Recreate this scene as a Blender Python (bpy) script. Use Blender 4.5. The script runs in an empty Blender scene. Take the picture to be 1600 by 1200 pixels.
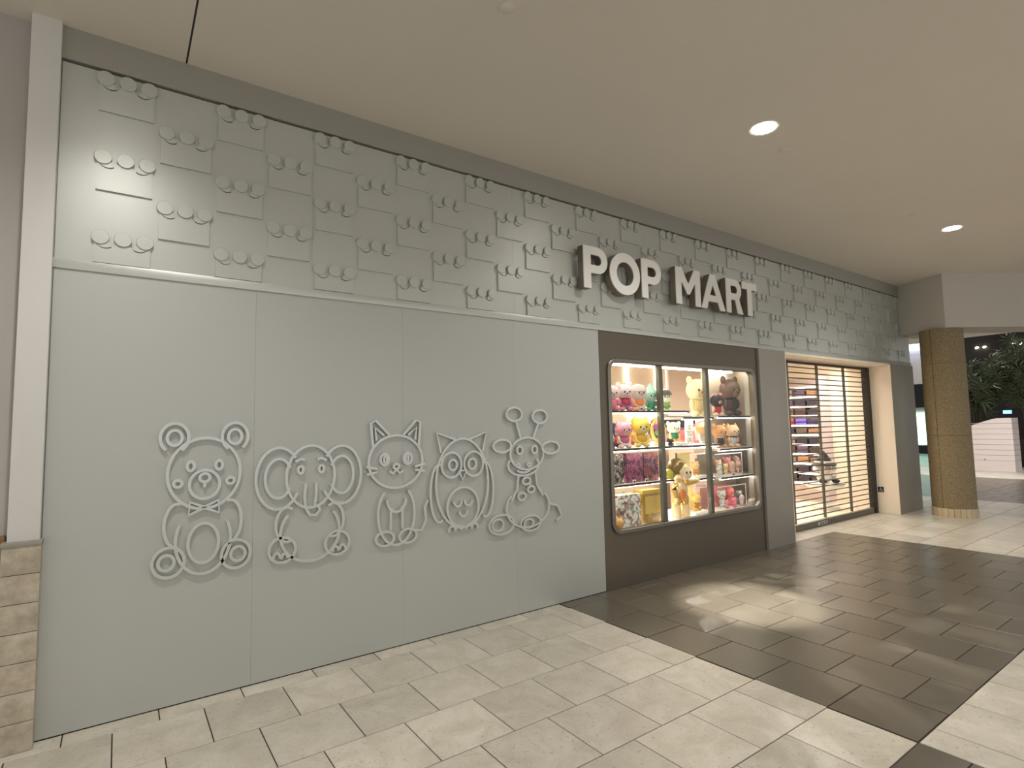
import bpy, bmesh, math, random
from mathutils import Vector, Matrix, noise
random.seed(7)
scene = bpy.context.scene
COL = scene.collection
pi = math.pi

# ------------------------------------------------------------------ camera
F_PX, YAW, PITCH, ROLL = 863.99, .6172, .0763, -.0202
CAM = Vector((0, -3.695, 1.5))
fw = Vector((math.sin(YAW)*math.cos(PITCH), math.cos(YAW)*math.cos(PITCH), math.sin(PITCH)))
rt0 = Vector((math.cos(YAW), -math.sin(YAW), 0)); up0 = rt0.cross(fw)
RT = rt0*math.cos(ROLL) + up0*math.sin(ROLL); UP = up0*math.cos(ROLL) - rt0*math.sin(ROLL)
cd = bpy.data.cameras.new('camera'); cam = bpy.data.objects.new('camera', cd); COL.objects.link(cam)
cd.sensor_width = 36; cd.lens = F_PX/1600*36; cd.clip_start = .05; cd.clip_end = 200
M = Matrix.Identity(4)
for i in range(3):
    M[i][0] = RT[i]; M[i][1] = UP[i]; M[i][2] = -fw[i]; M[i][3] = CAM[i]
cam.matrix_world = M
scene.camera = cam

def ray(px, py):
    return RT*((px-800)/F_PX) - UP*((py-600)/F_PX) + fw
def at(px, py, axis, val):
    v = ray(px, py); t = (val-CAM[axis])/v[axis]
    return CAM + v*t
def atx(px, y):                 # x on the plane y for a pixel column (near the horizon)
    return at(px, 660, 1, y).x

# ------------------------------------------------------------------ world and exposure
w = bpy.data.worlds.new('mall_ambient'); scene.world = w; w.use_nodes = True
w.node_tree.nodes['Background'].inputs[0].default_value = (1, .985, .955, 1)
w.node_tree.nodes['Background'].inputs[1].default_value = .66
vs = scene.view_settings
vs.view_transform = 'Standard'; vs.look = 'None'; vs.gamma = 1; vs.exposure = 0.35; vs.use_curve_mapping = False
DOWN_W, SHOP_W, LED_E = 145.0, 115.0, 12.0

# ------------------------------------------------------------------ materials
def lin(c):
    return tuple(((v/255)/12.92 if v/255 <= .04045 else ((v/255+.055)/1.055)**2.4) for v in c) + (1,)
MATS = {}
def mat(name, col, rough=.5, metal=0, emit=0, noise_s=0, noise_a=0, bump=0, bump_s=60, rand=0, spec=.5, col2=None, aniso=0):
    if name in MATS: return MATS[name]
    m = bpy.data.materials.new(name); m.use_nodes = True; nt = m.node_tree; b = nt.nodes['Principled BSDF']
    c = lin(col)
    b.inputs['Base Color'].default_value = c
    b.inputs['Roughness'].default_value = rough; b.inputs['Metallic'].default_value = metal
    b.inputs['Specular IOR Level'].default_value = spec
    out = None
    tc = nt.nodes.new('ShaderNodeTexCoord')
    if noise_a or col2:
        n = nt.nodes.new('ShaderNodeTexNoise'); n.inputs['Scale'].default_value = noise_s or 5; n.inputs['Detail'].default_value = 6
        n.inputs['Roughness'].default_value = .65
        gm = nt.nodes.new('ShaderNodeNewGeometry'); nt.links.new(gm.outputs['Position'], n.inputs['Vector'])
        r = nt.nodes.new('ShaderNodeValToRGB'); nt.links.new(n.outputs['Fac'], r.inputs[0])
        r.color_ramp.elements[0].position = .32; r.color_ramp.elements[1].position = .68
        k2 = lin(col2) if col2 else tuple(v*(1-noise_a) for v in c[:3])+(1,)
        r.color_ramp.elements[0].color = k2; r.color_ramp.elements[1].color = c
        out = r.outputs[0]
    if rand:
        oi = nt.nodes.new('ShaderNodeObjectInfo'); mr = nt.nodes.new('ShaderNodeMapRange')
        mr.inputs['To Min'].default_value = 1-rand; mr.inputs['To Max'].default_value = 1+rand*.6
        nt.links.new(oi.outputs['Random'], mr.inputs['Value'])
        hs = nt.nodes.new('ShaderNodeHueSaturation'); nt.links.new(mr.outputs[0], hs.inputs['Value'])
        if out: nt.links.new(out, hs.inputs['Color'])
        else: hs.inputs['Color'].default_value = c
        out = hs.outputs[0]
    if out: nt.links.new(out, b.inputs['Base Color'])
    if bump:
        n2 = nt.nodes.new('ShaderNodeTexNoise'); n2.inputs['Scale'].default_value = bump_s; n2.inputs['Detail'].default_value = 3
        gm2 = nt.nodes.new('ShaderNodeNewGeometry'); nt.links.new(gm2.outputs['Position'], n2.inputs['Vector'])
        bp = nt.nodes.new('ShaderNodeBump'); bp.inputs['Strength'].default_value = bump; bp.inputs['Distance'].default_value = .01
        nt.links.new(n2.outputs['Fac'], bp.inputs['Height']); nt.links.new(bp.outputs[0], b.inputs['Normal'])
    if emit:
        b.inputs['Emission Color'].default_value = c; b.inputs['Emission Strength'].default_value = emit
    MATS[name] = m
    return m
def tile_mat(name, col, vein, speck, rough):
    m = bpy.data.materials.new(name); m.use_nodes = True; nt = m.node_tree; b = nt.nodes['Principled BSDF']; L = nt.links.new
    gm = nt.nodes.new('ShaderNodeNewGeometry'); oi = nt.nodes.new('ShaderNodeObjectInfo')
    add = nt.nodes.new('ShaderNodeVectorMath'); add.operation = 'MULTIPLY_ADD'
    L(oi.outputs['Random'], add.inputs[0]); add.inputs[1].default_value = (37, 91, 13); L(gm.outputs['Position'], add.inputs[2])
    n = nt.nodes.new('ShaderNodeTexNoise'); n.inputs['Scale'].default_value = 5; n.inputs['Detail'].default_value = 9; n.inputs['Roughness'].default_value = .7
    n.inputs['Distortion'].default_value = .6
    L(add.outputs[0], n.inputs['Vector'])
    r = nt.nodes.new('ShaderNodeValToRGB'); L(n.outputs['Fac'], r.inputs[0])
    r.color_ramp.elements[0].position = .3; r.color_ramp.elements[0].color = lin(vein)
    r.color_ramp.elements[1].position = .62; r.color_ramp.elements[1].color = lin(col)
    n2 = nt.nodes.new('ShaderNodeTexNoise'); n2.inputs['Scale'].default_value = 55; n2.inputs['Detail'].default_value = 4
    L(add.outputs[0], n2.inputs['Vector'])
    r2 = nt.nodes.new('ShaderNodeValToRGB'); L(n2.outputs['Fac'], r2.inputs[0])
    r2.color_ramp.elements[0].position = .60; r2.color_ramp.elements[0].color = (0, 0, 0, 1)
    r2.color_ramp.elements[1].position = .76; r2.color_ramp.elements[1].color = (.75, .75, .75, 1)
    mx = nt.nodes.new('ShaderNodeMixRGB'); L(r2.outputs[0], mx.inputs[0]); L(r.outputs[0], mx.inputs[1]); mx.inputs[2].default_value = lin(speck)
    mr = nt.nodes.new('ShaderNodeMapRange'); mr.inputs['To Min'].default_value = .88; mr.inputs['To Max'].default_value = 1.1
    L(oi.outputs['Random'], mr.inputs['Value'])
    hs = nt.nodes.new('ShaderNodeHueSaturation'); L(mr.outputs[0], hs.inputs['Value']); L(mx.outputs[0], hs.inputs['Color'])
    L(hs.outputs[0], b.inputs['Base Color'])
    rr = nt.nodes.new('ShaderNodeMapRange'); L(n.outputs['Fac'], rr.inputs['Value']); rr.inputs['To Min'].default_value = rough-.06; rr.inputs['To Max'].default_value = rough+.08
    L(rr.outputs[0], b.inputs['Roughness'])
    bp = nt.nodes.new('ShaderNodeBump'); bp.inputs['Strength'].default_value = .05; bp.inputs['Distance'].default_value = .01
    L(n2.outputs['Fac'], bp.inputs['Height']); L(bp.outputs[0], b.inputs['Normal'])
    MATS[name] = m
    return m
def glass_mat(name, tint=(1, 1, 1), refl=.07, rough=.02):
    m = bpy.data.materials.new(name); m.use_nodes = True; nt = m.node_tree; L = nt.links.new
    nt.nodes.remove(nt.nodes['Principled BSDF']); o = nt.nodes['Material Output']
    t = nt.nodes.new('ShaderNodeBsdfTransparent'); t.inputs[0].default_value = tint+(1,)
    g = nt.nodes.new('ShaderNodeBsdfGlossy'); g.inputs['Roughness'].default_value = rough
    fr = nt.nodes.new('ShaderNodeFresnel'); fr.inputs['IOR'].default_value = 1.45
    gb = nt.nodes.new('ShaderNodeNewGeometry'); ml = nt.nodes.new('ShaderNodeMath'); ml.operation = 'MULTIPLY'; sb = nt.nodes.new('ShaderNodeMath'); sb.operation = 'SUBTRACT'; sb.inputs[0].default_value = 1
    L(gb.outputs['Backfacing'], sb.inputs[1]); L(sb.outputs[0], ml.inputs[0]); L(fr.outputs[0], ml.inputs[1])
    mx = nt.nodes.new('ShaderNodeMixShader'); L(ml.outputs[0], mx.inputs[0]); L(t.outputs[0], mx.inputs[1]); L(g.outputs[0], mx.inputs[2]); L(mx.outputs[0], o.inputs[0])
    MATS[name] = m
    return m
def print_mat(name, cols, scale, rough=.35):
    m = bpy.data.materials.new(name); m.use_nodes = True; nt = m.node_tree; b = nt.nodes['Principled BSDF']; L = nt.links.new
    tc = nt.nodes.new('ShaderNodeTexCoord')
    n = nt.nodes.new('ShaderNodeTexNoise'); n.inputs['Scale'].default_value = scale; n.inputs['Detail'].default_value = 2; n.inputs['Distortion'].default_value = 1.2
    L(tc.outputs['Object'], n.inputs['Vector'])
    r = nt.nodes.new('ShaderNodeValToRGB'); r.color_ramp.interpolation = 'CONSTANT'; L(n.outputs['Fac'], r.inputs[0])
    ps = [0, .42, .5, .56, .63]
    r.color_ramp.elements[0].color = lin(cols[0]); r.color_ramp.elements[1].position = ps[1]; r.color_ramp.elements[1].color = lin(cols[1])
    for k in range(2, len(cols)):
        e = r.color_ramp.elements.new(ps[k]); e.color = lin(cols[k])
    L(r.outputs[0], b.inputs['Base Color']); b.inputs['Roughness'].default_value = rough
    MATS[name] = m
    return m

SILVER = mat('silver_panel_paint', (196, 199, 195), .36, .48, bump=.02, bump_s=400)
SILVER_LOW = mat('silver_wall_panel', (186, 189, 185), .42, .35, bump=.02, bump_s=300)
TAUPE = mat('taupe_metal', (112, 104, 92), .38, .6, bump=.02, bump_s=300)
CHROME = mat('brushed_chrome', (140, 136, 128), .3, .9)
STEEL = mat('steel_grey', (120, 120, 112), .4, .7)
GRILLE = mat('grille_grey', (112, 110, 100), .45, .6)
WHITE_PAINT = mat('white_paint', (214, 213, 210), .55)
CEIL = mat('ceiling_paint', (222, 216, 206), .7, noise_s=1.5, noise_a=.03)
FASCIA = mat('bulkhead_paint', (196, 192, 184), .65)
GROUT = mat('grout', (58, 52, 44), .9)
LIGHT_T = tile_mat('limestone_tile', (210, 204, 191), (186, 178, 163), (148, 140, 124), .36)
DARK_T = tile_mat('dark_stone_tile', (101, 94, 81), (95, 88, 76), (105, 98, 85), .3)
BASE_T = mat('base_tile_stone', (196, 186, 168), .45, noise_s=14, col2=(160, 148, 130), rand=.08)
LETTER_FACE = mat('letter_face', (240, 239, 234), .5)
LETTER_SIDE = mat('letter_side', (132, 124, 112), .45, .3)
COLSTONE = mat('column_stone', (156, 140, 108), .7, noise_s=45, col2=(116, 102, 76), bump=.1, bump_s=80)
LED = mat('led_warm_white', (255, 246, 226), .5, emit=LED_E)
LAMP = mat('downlight_lens', (255, 250, 238), .5, emit=30)
SHOPLAMP = mat('shop_lamp_lens', (255, 248, 235), .5, emit=14)
CREAM = mat('cream_wall', (246, 233, 214), .6)
BEIGE = mat('beige_wall', (206, 190, 168), .6)
SHOPFLOOR = mat('shop_floor', (226, 212, 190), .35)
GLASS = glass_mat('window_glass')
ACRYL = glass_mat('acrylic', (.99, .99, .98))
BLACK = mat('black_plastic', (22, 22, 24), .4)
DARKMETAL = mat('dark_metal', (54, 52, 48), .45, .5)
WHITE = mat('white_plastic', (242, 240, 236), .35)
def plain(c, rough=.45): return mat('colour_%d_%d_%d' % c, c, rough)

# ------------------------------------------------------------------ mesh helpers
def finish(name, bm, m, parent=None, smooth=False, loc=None, rot=None):
    me = bpy.data.meshes.new(name); bmesh.ops.recalc_face_normals(bm, faces=bm.faces); bm.to_mesh(me); bm.free()
    me.materials.append(m)
    if smooth:
        me.shade_smooth(); me.set_sharp_from_angle(angle=math.radians(38))
    return link(name, me, parent, loc, rot)
def link(name, me, parent=None, loc=None, rot=None, scale=None):
    o = bpy.data.objects.new(name, me); COL.objects.link(o)
    if parent: o.parent = parent
    if loc is not None: o.location = loc
    if rot is not None: o.rotation_euler = rot
    if scale is not None: o.scale = scale
    return o
def empty(name, loc=(0, 0, 0), rz=0):
    o = bpy.data.objects.new(name, None); COL.objects.link(o); o.location = loc; o.rotation_euler = (0, 0, rz); o.empty_display_size = .1
    return o
def tag(o, label, cat, group=None):
    o['label'] = label; o['category'] = cat
    if group: o['group'] = group
    return o
def struct(o):
    o['kind'] = 'structure'; return o
def bx(bm, x0, x1, y0, y1, z0, z1):
    v = [bm.verts.new(p) for p in ((x0, y0, z0), (x1, y0, z0), (x1, y1, z0), (x0, y1, z0), (x0, y0, z1), (x1, y0, z1), (x1, y1, z1), (x0, y1, z1))]
    for f in ((0, 3, 2, 1), (4, 5, 6, 7), (0, 1, 5, 4), (1, 2, 6, 5), (2, 3, 7, 6), (3, 0, 4, 7)):
        bm.faces.new([v[i] for i in f])
    return v
def box(name, b, m, parent=None, bevel=0):
    bm = bmesh.new(); bx(bm, *b)
    if bevel: bmesh.ops.bevel(bm, geom=bm.edges[:], offset=bevel, segments=2, profile=.6, affect='EDGES')
    return finish(name, bm, m, parent, smooth=bool(bevel))
def lathe(bm, prof, n=20, c=(0, 0, 0), ax=2):
    rings = []
    for r, h in prof:
        ring = []
        for k in range(n):
            a = 2*pi*k/n; p = [0, 0, 0]; i, j = [(1, 2), (2, 0), (0, 1)][ax]
            p[i] = r*math.cos(a); p[j] = r*math.sin(a); p[ax] = h
            ring.append(bm.verts.new((p[0]+c[0], p[1]+c[1], p[2]+c[2])))
        rings.append(ring)
    for a, b in zip(rings, rings[1:]):
        for k in range(n):
            bm.faces.new((a[k], a[(k+1) % n], b[(k+1) % n], b[k]))
    bm.faces.new(rings[0][::-1]); bm.faces.new(rings[-1])
def ell(bm, c, r, u=14, v=9, rot=None):
    mt = Matrix.Translation(c) @ (rot.to_matrix().to_4x4() if rot else Matrix.Identity(4)) @ Matrix.Diagonal((r[0], r[1], r[2], 1))
    bmesh.ops.create_uvsphere(bm, u_segments=u, v_segments=v, radius=1, matrix=mt)
def tube(bm, pts, rad, n=8):
    pts = [Vector(p) for p in pts]; rad = rad if isinstance(rad, (list, tuple)) else [rad]*len(pts)
    prev = None; ref = Vector((.13, .21, .97))
    for i, p in enumerate(pts):
        d = (pts[min(i+1, len(pts)-1)]-pts[max(i-1, 0)]).normalized()
        if abs(d.dot(ref)) > .95: ref = Vector((1, .1, 0))
        u = d.cross(ref).normalized(); v = d.cross(u)
        ring = [bm.verts.new(p+u*rad[i]*math.cos(2*pi*k/n)+v*rad[i]*math.sin(2*pi*k/n)) for k in range(n)]
        if prev:
            for k in range(n): bm.faces.new((prev[k], prev[(k+1) % n], ring[(k+1) % n], ring[k]))
        else: bm.faces.new(ring[::-1])
        prev = ring
    bm.faces.new(prev)
def prism(bm, poly, y0, y1):            # polygon in x,z extruded in y
    a = [bm.verts.new((x, y0, z)) for x, z in poly]; b = [bm.verts.new((x, y1, z)) for x, z in poly]
    bm.faces.new(a); bm.faces.new(b[::-1])
    for k in range(len(poly)):
        k2 = (k+1) % len(poly); bm.faces.new((a[k], b[k], b[k2], a[k2]))
def shape2d(loops, depth, bevel=0):     # filled outline with holes in x,z, extruded from y=0 back to y=depth
    cu = bpy.data.curves.new('outline', 'CURVE'); cu.dimensions = '2D'; cu.fill_mode = 'BOTH'; cu.extrude = depth/2; cu.bevel_depth = bevel; cu.bevel_resolution = 1
    for lp in loops:
        s = cu.splines.new('POLY'); s.points.add(len(lp)-1); s.use_cyclic_u = True
        for p, (x, z) in zip(s.points, lp): p.co = (x, z, 0, 1)
    o = bpy.data.objects.new('outline', cu); COL.objects.link(o)
    dg = bpy.context.evaluated_depsgraph_get(); me = bpy.data.meshes.new_from_object(o.evaluated_get(dg))
    bpy.data.objects.remove(o); bpy.data.curves.remove(cu)
    me.transform(Matrix.Translation((0, depth/2, 0)) @ Matrix.Rotation(pi/2, 4, 'X'))
    return me
def rrect(x0, x1, z0, z1, r, n=8):
    out = []
    for cx, cz, a0 in ((x1-r, z0+r, -pi/2), (x1-r, z1-r, 0), (x0+r, z1-r, pi/2), (x0+r, z0+r, pi)):
        for k in range(n+1):
            a = a0+pi/2*k/n; out.append((cx+r*math.cos(a), cz+r*math.sin(a)))
    return out
def arc(cx, cz, rx, rz, a0, a1, n=16):
    return [(cx+rx*math.cos(math.radians(a0+(a1-a0)*k/n)), cz+rz*math.sin(math.radians(a0+(a1-a0)*k/n))) for k in range(n+1)]

# ================================================================== SETTING
CZ = 3.707
# ---- floor: slab of grout, stone tiles as children
bm = bmesh.new(); bx(bm, -9, 34, -9.5, 12, -.2, -.005)
floor = struct(finish('floor', bm, GROUT))
TS = .4064; G = .0028
def zone_dark(i, j): return (i+j) % 2 == 0
tiles = []
ZX0, ZW, ZY0 = 3.07, 4.81, -2.575
def clip_add(x0, x1, y0, y1, X0, X1, Y0, Y1, d):
    x0, x1, y0, y1 = max(x0, X0), min(x1, X1), max(y0, Y0), min(y1, Y1)
    if x1-x0 > .02 and y1-y0 > .02: tiles.append((x0, x1, y0, y1, d))
def fill(X0, X1, Y0, Y1, dark):
    if dark:        # continuous joints run away from the wall
        k0 = int(math.floor((X0-ZX0)/.4008))-1
        for k in range(k0, k0+80):
            xa = ZX0+.4008*k
            if xa >= X1: break
            off = -.133-(.203 if k % 2 else 0)
            j0 = int(math.floor((Y0-off)/TS))-1
            for j in range(j0, j0+60):
                ya = off+TS*j
                if ya >= Y1: break
                clip_add(xa, xa+.4008, ya, ya+TS, X0, X1, Y0, Y1, True)
    else:           # continuous joints run along the wall
        j0 = int(math.floor((Y0+.136)/TS))-1
        for j in range(j0, j0+60):
            ya = -.136+TS*j
            if ya >= Y1: break
            off = .012+(0 if j % 2 else .2032)
            i0 = int(math.floor((X0-off)/TS))-1
            for i in range(i0, i0+80):
                xa = off+TS*i
                if xa >= X1: break
                clip_add(xa, xa+TS, ya, ya+TS, X0, X1, Y0, Y1, False)
for i in range(-2, 6):
    X0, X1 = ZX0+ZW*i, ZX0+ZW*(i+1)
    X0, X1 = max(X0, -2.6), min(X1, 27.5)
    for j, (Y0, Y1) in enumerate(((ZY0, 0), (ZY0-2.4, ZY0))):
        fill(X0, X1, Y0, Y1, zone_dark(i, j))
    if X1 > 10.9:
        fill(max(X0, 10.9), X1, 0, 7.2, zone_dark(i, 0))
fill(6.84, 10.0, 0, .45, False)
def seen(t):
    c = Vector(((t[0]+t[1])/2, (t[2]+t[3])/2, 0))-CAM; z = c.dot(fw)
    if z < .3: return None
    u, v = c.dot(RT)/z*F_PX, -c.dot(UP)/z*F_PX
    if abs(u) > 900 or abs(v) > 720: return None
    # tiles behind the shop wall do not show
    p = Vector(((t[0]+t[1])/2, (t[2]+t[3])/2, 0))
    if p.y > .4:
        s = -CAM.y/(p.y-CAM.y); 
        if p.x*s < 10.9: return None
    return c.length
near = {True: [], False: []}; rest = {True: [], False: []}
for t in tiles:
    d = seen(t); (near if d is not None else rest)[t[4]].append((d or 0, t))
TM = {}
def tile_mesh(dx, dy, d):
    k = (round(dx, 3), round(dy, 3), d)
    if k not in TM:
        b = bmesh.new(); a, c = dx/2-G, dy/2-G; e = .0015
        lo = [b.verts.new((sx*a, sy*c, -.012)) for sx, sy in ((-1, -1), (1, -1), (1, 1), (-1, 1))]
        mi = [b.verts.new((sx*a, sy*c, -e)) for sx, sy in ((-1, -1), (1, -1), (1, 1), (-1, 1))]
        hi = [b.verts.new((sx*(a-e), sy*(c-e), 0)) for sx, sy in ((-1, -1), (1, -1), (1, 1), (-1, 1))]
        b.faces.new(hi)
        for q in range(4):
            q2 = (q+1) % 4; b.faces.new((lo[q], lo[q2], mi[q2], mi[q])); b.faces.new((mi[q], mi[q2], hi[q2], hi[q]))
        me = bpy.data.meshes.new('tile'); b.to_mesh(me); b.free(); me.materials.append(DARK_T if d else LIGHT_T); TM[k] = me
    return TM[k]
for d in (True, False):
    near[d].sort()
    for dist, t in near[d][:300]:
        link('dark_tile' if d else 'light_tile', tile_mesh(t[1]-t[0], t[3]-t[2], d), floor, ((t[0]+t[1])/2, (t[2]+t[3])/2, random.uniform(-.0006, 0)))
    b = bmesh.new()
    for _, t in near[d][300:]+rest[d]:
        x0, x1, y0, y1 = t[0]+G, t[1]-G, t[2]+G, t[3]-G
        b.faces.new([b.verts.new(p) for p in ((x0, y0, 0), (x1, y0, 0), (x1, y1, 0), (x0, y1, 0))])
    o = finish('dark_tile_field' if d else 'light_tile_field', b, DARK_T if d else LIGHT_T, floor); o['kind'] = 'stuff'
# floor away from the tiled field (behind the camera)
b = bmesh.new(); bx(b, -9, 34, -9.5, ZY0-2.42, -.004, 0); bx(b, -9, -2.62, ZY0-2.42, 0, -.004, 0)
o = finish('plain_stone_field', b, LIGHT_T, floor); o['kind'] = 'stuff'

# ---- ceiling with an expansion joint
bm = bmesh.new(); bx(bm, -9, .262, -9.5, .3, CZ, CZ+.2); bx(bm, .272, 19.2, -9.5, .3, CZ, CZ+.2); bx(bm, .262, .272, -9.5, .3, CZ+.012, CZ+.2); bx(bm, 11, 19.2, .3, 12, CZ, CZ+.2)
ceil = struct(finish('ceiling', bm, CEIL))
box('joint_strip', (.263, .271, -9, 0, CZ+.004, CZ+.011), DARKMETAL, ceil)


# ---- storefront wall: panels, ledge, relief band, fascia
wall = struct(finish('wall_front', (lambda b: (bx(b, -.31, 3.60, .03, .2, 0, CZ), bx(b, 3.60, 10.9, .03, .2, 2.40, CZ), bx(b, 6.27, 6.84, .03, .2, 0, 2.4), bx(b, 10.0, 10.9, .03, .2, 0, 2.4), b)[-1])(bmesh.new()), SILVER_LOW))
seams = [-.305, .675, 1.655, 2.64, 3.618]
for a, c in zip(seams, seams[1:]):
    box('wall_panel', (a+.0004, c-.0004, 0, .03, 0.004, 2.378), SILVER_LOW, wall)
PILL = mat('pillar_grey', (162, 158, 149), .45, .3)
box('wall_panel', (6.245, 6.84, -.03, .03, 0, 2.378), PILL, wall, .002)
box('wall_panel', (10.0, 10.9, -.03, .03, 0, 2.378), PILL, wall, .002)
bs = [-.305, 1.015, 2.66, 4.30, 5.94, 7.58, 9.22, 10.9]
for a, c in zip(bs, bs[1:]):
    box('band_panel', (a+.0004, c-.0004, 0, .03, 2.43, 3.515), SILVER, wall)
box('ledge', (-.31, 10.9, -.012, .03, 2.378, 2.43), SILVER, wall, .002)
box('fascia', (-.31, 10.9, -.016, .03, 3.527, CZ), mat('fascia_shade_grey', (160, 158, 151), .5, .2), wall)  # grey darkened to carry the shade along the top of the wall
box('edge_trim', (-.312, -.3055, -.006, .03, 0, 3.515), STEEL, wall)

BW = .258
def block_outline():
    # brick silhouette: straight sides, three bumps with two scooped notches in the top edge
    p = [(0, 0), (BW, 0), (BW, .165)]
    p += arc(.205, .168, .045, .045, 0, -170, 9)[1:]
    p += [(.150, .185), (.108, .185)]
    p += arc(.053, .168, .045, .045, -10, -180, 9)[1:]
    p += [(0, .165)]
    return p
bmk = bmesh.new(); prism(bmk, block_outline(), -.014, 0)
bmesh.ops.recalc_face_normals(bmk, faces=bmk.faces)
block_me = bpy.data.meshes.new('block'); bmk.to_mesh(block_me); bmk.free(); block_me.materials.append(SILVER)
def block_short(cut):
    b = bmesh.new(); prism(b, [(x, max(z, cut)) for x, z in block_outline()], -.014, 0); bmesh.ops.recalc_face_normals(b, faces=b.faces)
    me = bpy.data.meshes.new('block_short'); b.to_mesh(me); b.free(); me.materials.append(SILVER); return me
short_me = block_short(.045)
bmk = bmesh.new(); lathe(bmk, [(.0405, 0), (.0405, -.0245), (.039, -.026)], 22, ax=1)
stud_me = bpy.data.meshes.new('stud'); bmesh.ops.recalc_face_normals(bmk, faces=bmk.faces); bmk.to_mesh(stud_me); bmk.free(); stud_me.materials.append(SILVER)
stud_me.shade_smooth(); stud_me.set_sharp_from_angle(angle=math.radians(38))
def lip_mesh(s):
    o = arc(0, 0, .040, .036, 195 if s > 0 else 225, 315 if s > 0 else 345, 8)
    i = arc(-.004*s, .020, .030, .026, 315 if s > 0 else 345, 195 if s > 0 else 225, 8)
    b = bmesh.new(); prism(b, o+i, -.018, 0); bmesh.ops.recalc_face_normals(b, faces=b.faces)
    me = bpy.data.meshes.new('lip'); b.to_mesh(me); b.free(); me.materials.append(SILVER); return me
lipL, lipR = lip_mesh(1), lip_mesh(-1)
for k in range(38):
    x = -.143+.2932*k
    if x+BW > 10.88: break
    rows = [3.288, 2.838, 2.388] if k % 2 == 0 else [3.062, 2.612]
    for z in rows:
        bl = link('brick_block', short_me if z < 2.4 else block_me, wall, (x, 0, z))
        for cx in (.028, .130, .231): link('stud', stud_me, bl, (cx, 0, .184))
        link('lip', lipL, bl, (.050, 0, .164)); link('lip', lipR, bl, (.208, 0, .164))

# ---- left end: white post over a tiled base, recessed wall behind
lw = struct(box('wall_left', (-9, -.31, .05, .2, 1.0, CZ), mat('dim_grey_wall', (176, 172, 168), .6)))
box('white_post', (-.432, -.308, -.05, .05, .985, CZ), WHITE_PAINT, lw, .004)
box('base_cap', (-.452, -.296, -.085, .05, .968, .987), mat('base_cap_grey', (150, 146, 136), .5), lw, .003)
for k in range(7):
    box('base_tile', (-.446, -.30, -.078, .05, .1385*k+.0015, .1385*(k+1)-.0015), BASE_T, lw, .0015)
box('base_core', (-.44, -.305, -.07, .05, 0, .968), GROUT, lw)
for k in range(7):
    for q in range(4):
        box('wainscot_tile', (-.452-.4*(q+1)+.0015, -.452-.4*q-.0015, .02, .05, .1385*k+.0015, .1385*(k+1)-.0015), BASE_T, lw)
box('wainscot_core', (-9, -.45, .03, .2, 0, 1.0), GROUT, lw)
box('wood_rail', (-9, -.445, -.01, .05, .975, 1.01), mat('wood_rail', (150, 112, 62), .5, noise_s=20, noise_a=.3), lw, .003)

# ---- gate opening lining
jam = struct(finish('trim_1', (lambda b: (bx(b, 9.985, 10.0, -.03, .62, 0, 2.36), b)[-1])(bmesh.new()), CREAM)); 
jam['label'] = 'cream side lining of the shop doorway with stripes of shadow'
struct(box('trim_2', (6.84, 10.0, -.005, .62, 2.345, 2.378), CREAM))
struct(box('trim_3', (6.84, 6.852, -.03, .62, 0, 2.345), CREAM))

# ---- shop room behind the window and the gate
shop = struct(finish('wall_shop', (lambda b: (bx(b, 10.7, 10.8, .2, 6.2, 0, 3.0), bx(b, 2.6, 10.8, 6.1, 6.2, 0, 3.0), bx(b, 2.5, 2.6, .2, 6.2, 0, 3.0), b)[-1])(bmesh.new()), CREAM))
struct(box('floor_shop', (2.6, 10.7, .45, 6.1, -.004, .001), SHOPFLOOR))
sc = struct(box('ceiling_shop', (2.6, 10.7, .2, 6.1, 2.75, 2.85), mat('shop_ceiling', (226, 214, 198), .7)))

# ---- bulkhead beyond the shop
bm = bmesh.new()
plan = [(10.56, .03), (10.24, -.72), (13.2, -2.62), (19.1, -6.2), (19.1, -5.6), (13.3, -2.2), (11.2, -.6), (11.2, .03)]
a = [bm.verts.new((x, y, 2.87)) for x, y in plan]; c = [bm.verts.new((x, y, CZ)) for x, y in plan]
bm.faces.new(a); bm.faces.new(c[::-1])
for k in range(len(plan)): bm.faces.new((a[k], a[(k+1) % 8], c[(k+1) % 8], c[k]))
struct(finish('wall_bulkhead', bm, FASCIA))

# ================================================================== WINDOW DISPLAY FRAME
win = struct(link('window_1', shape2d([[(3.62, 0), (6.243, 0), (6.243, 2.376), (3.62, 2.376)], rrect(3.735, 6.14, .505, 2.10, .09)], .05), None, (0, -.002, 0)))
win.data.materials.clear(); win.data.materials.append(TAUPE)
win['label'] = 'taupe metal display window surround with rounded opening'
cu = shape2d([rrect(3.715, 6.16, .485, 2.12, .11), rrect(3.745, 6.13, .515, 2.09, .085)], .06, .006)
cu.materials.clear(); cu.materials.append(CHROME); link('window_frame', cu, win, (0, -.014, 0))
for x in (4.475, 5.243):
    box('mullion', (x-.028, x+.028, -.004, .045, .515, 2.09), STEEL, win, .006)
for x0, x1 in ((3.745, 4.447), (4.503, 5.215), (5.271, 6.13)):
    box('pane', (x0, x1, .018, .024, .515, 2.09), GLASS, win)

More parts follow.
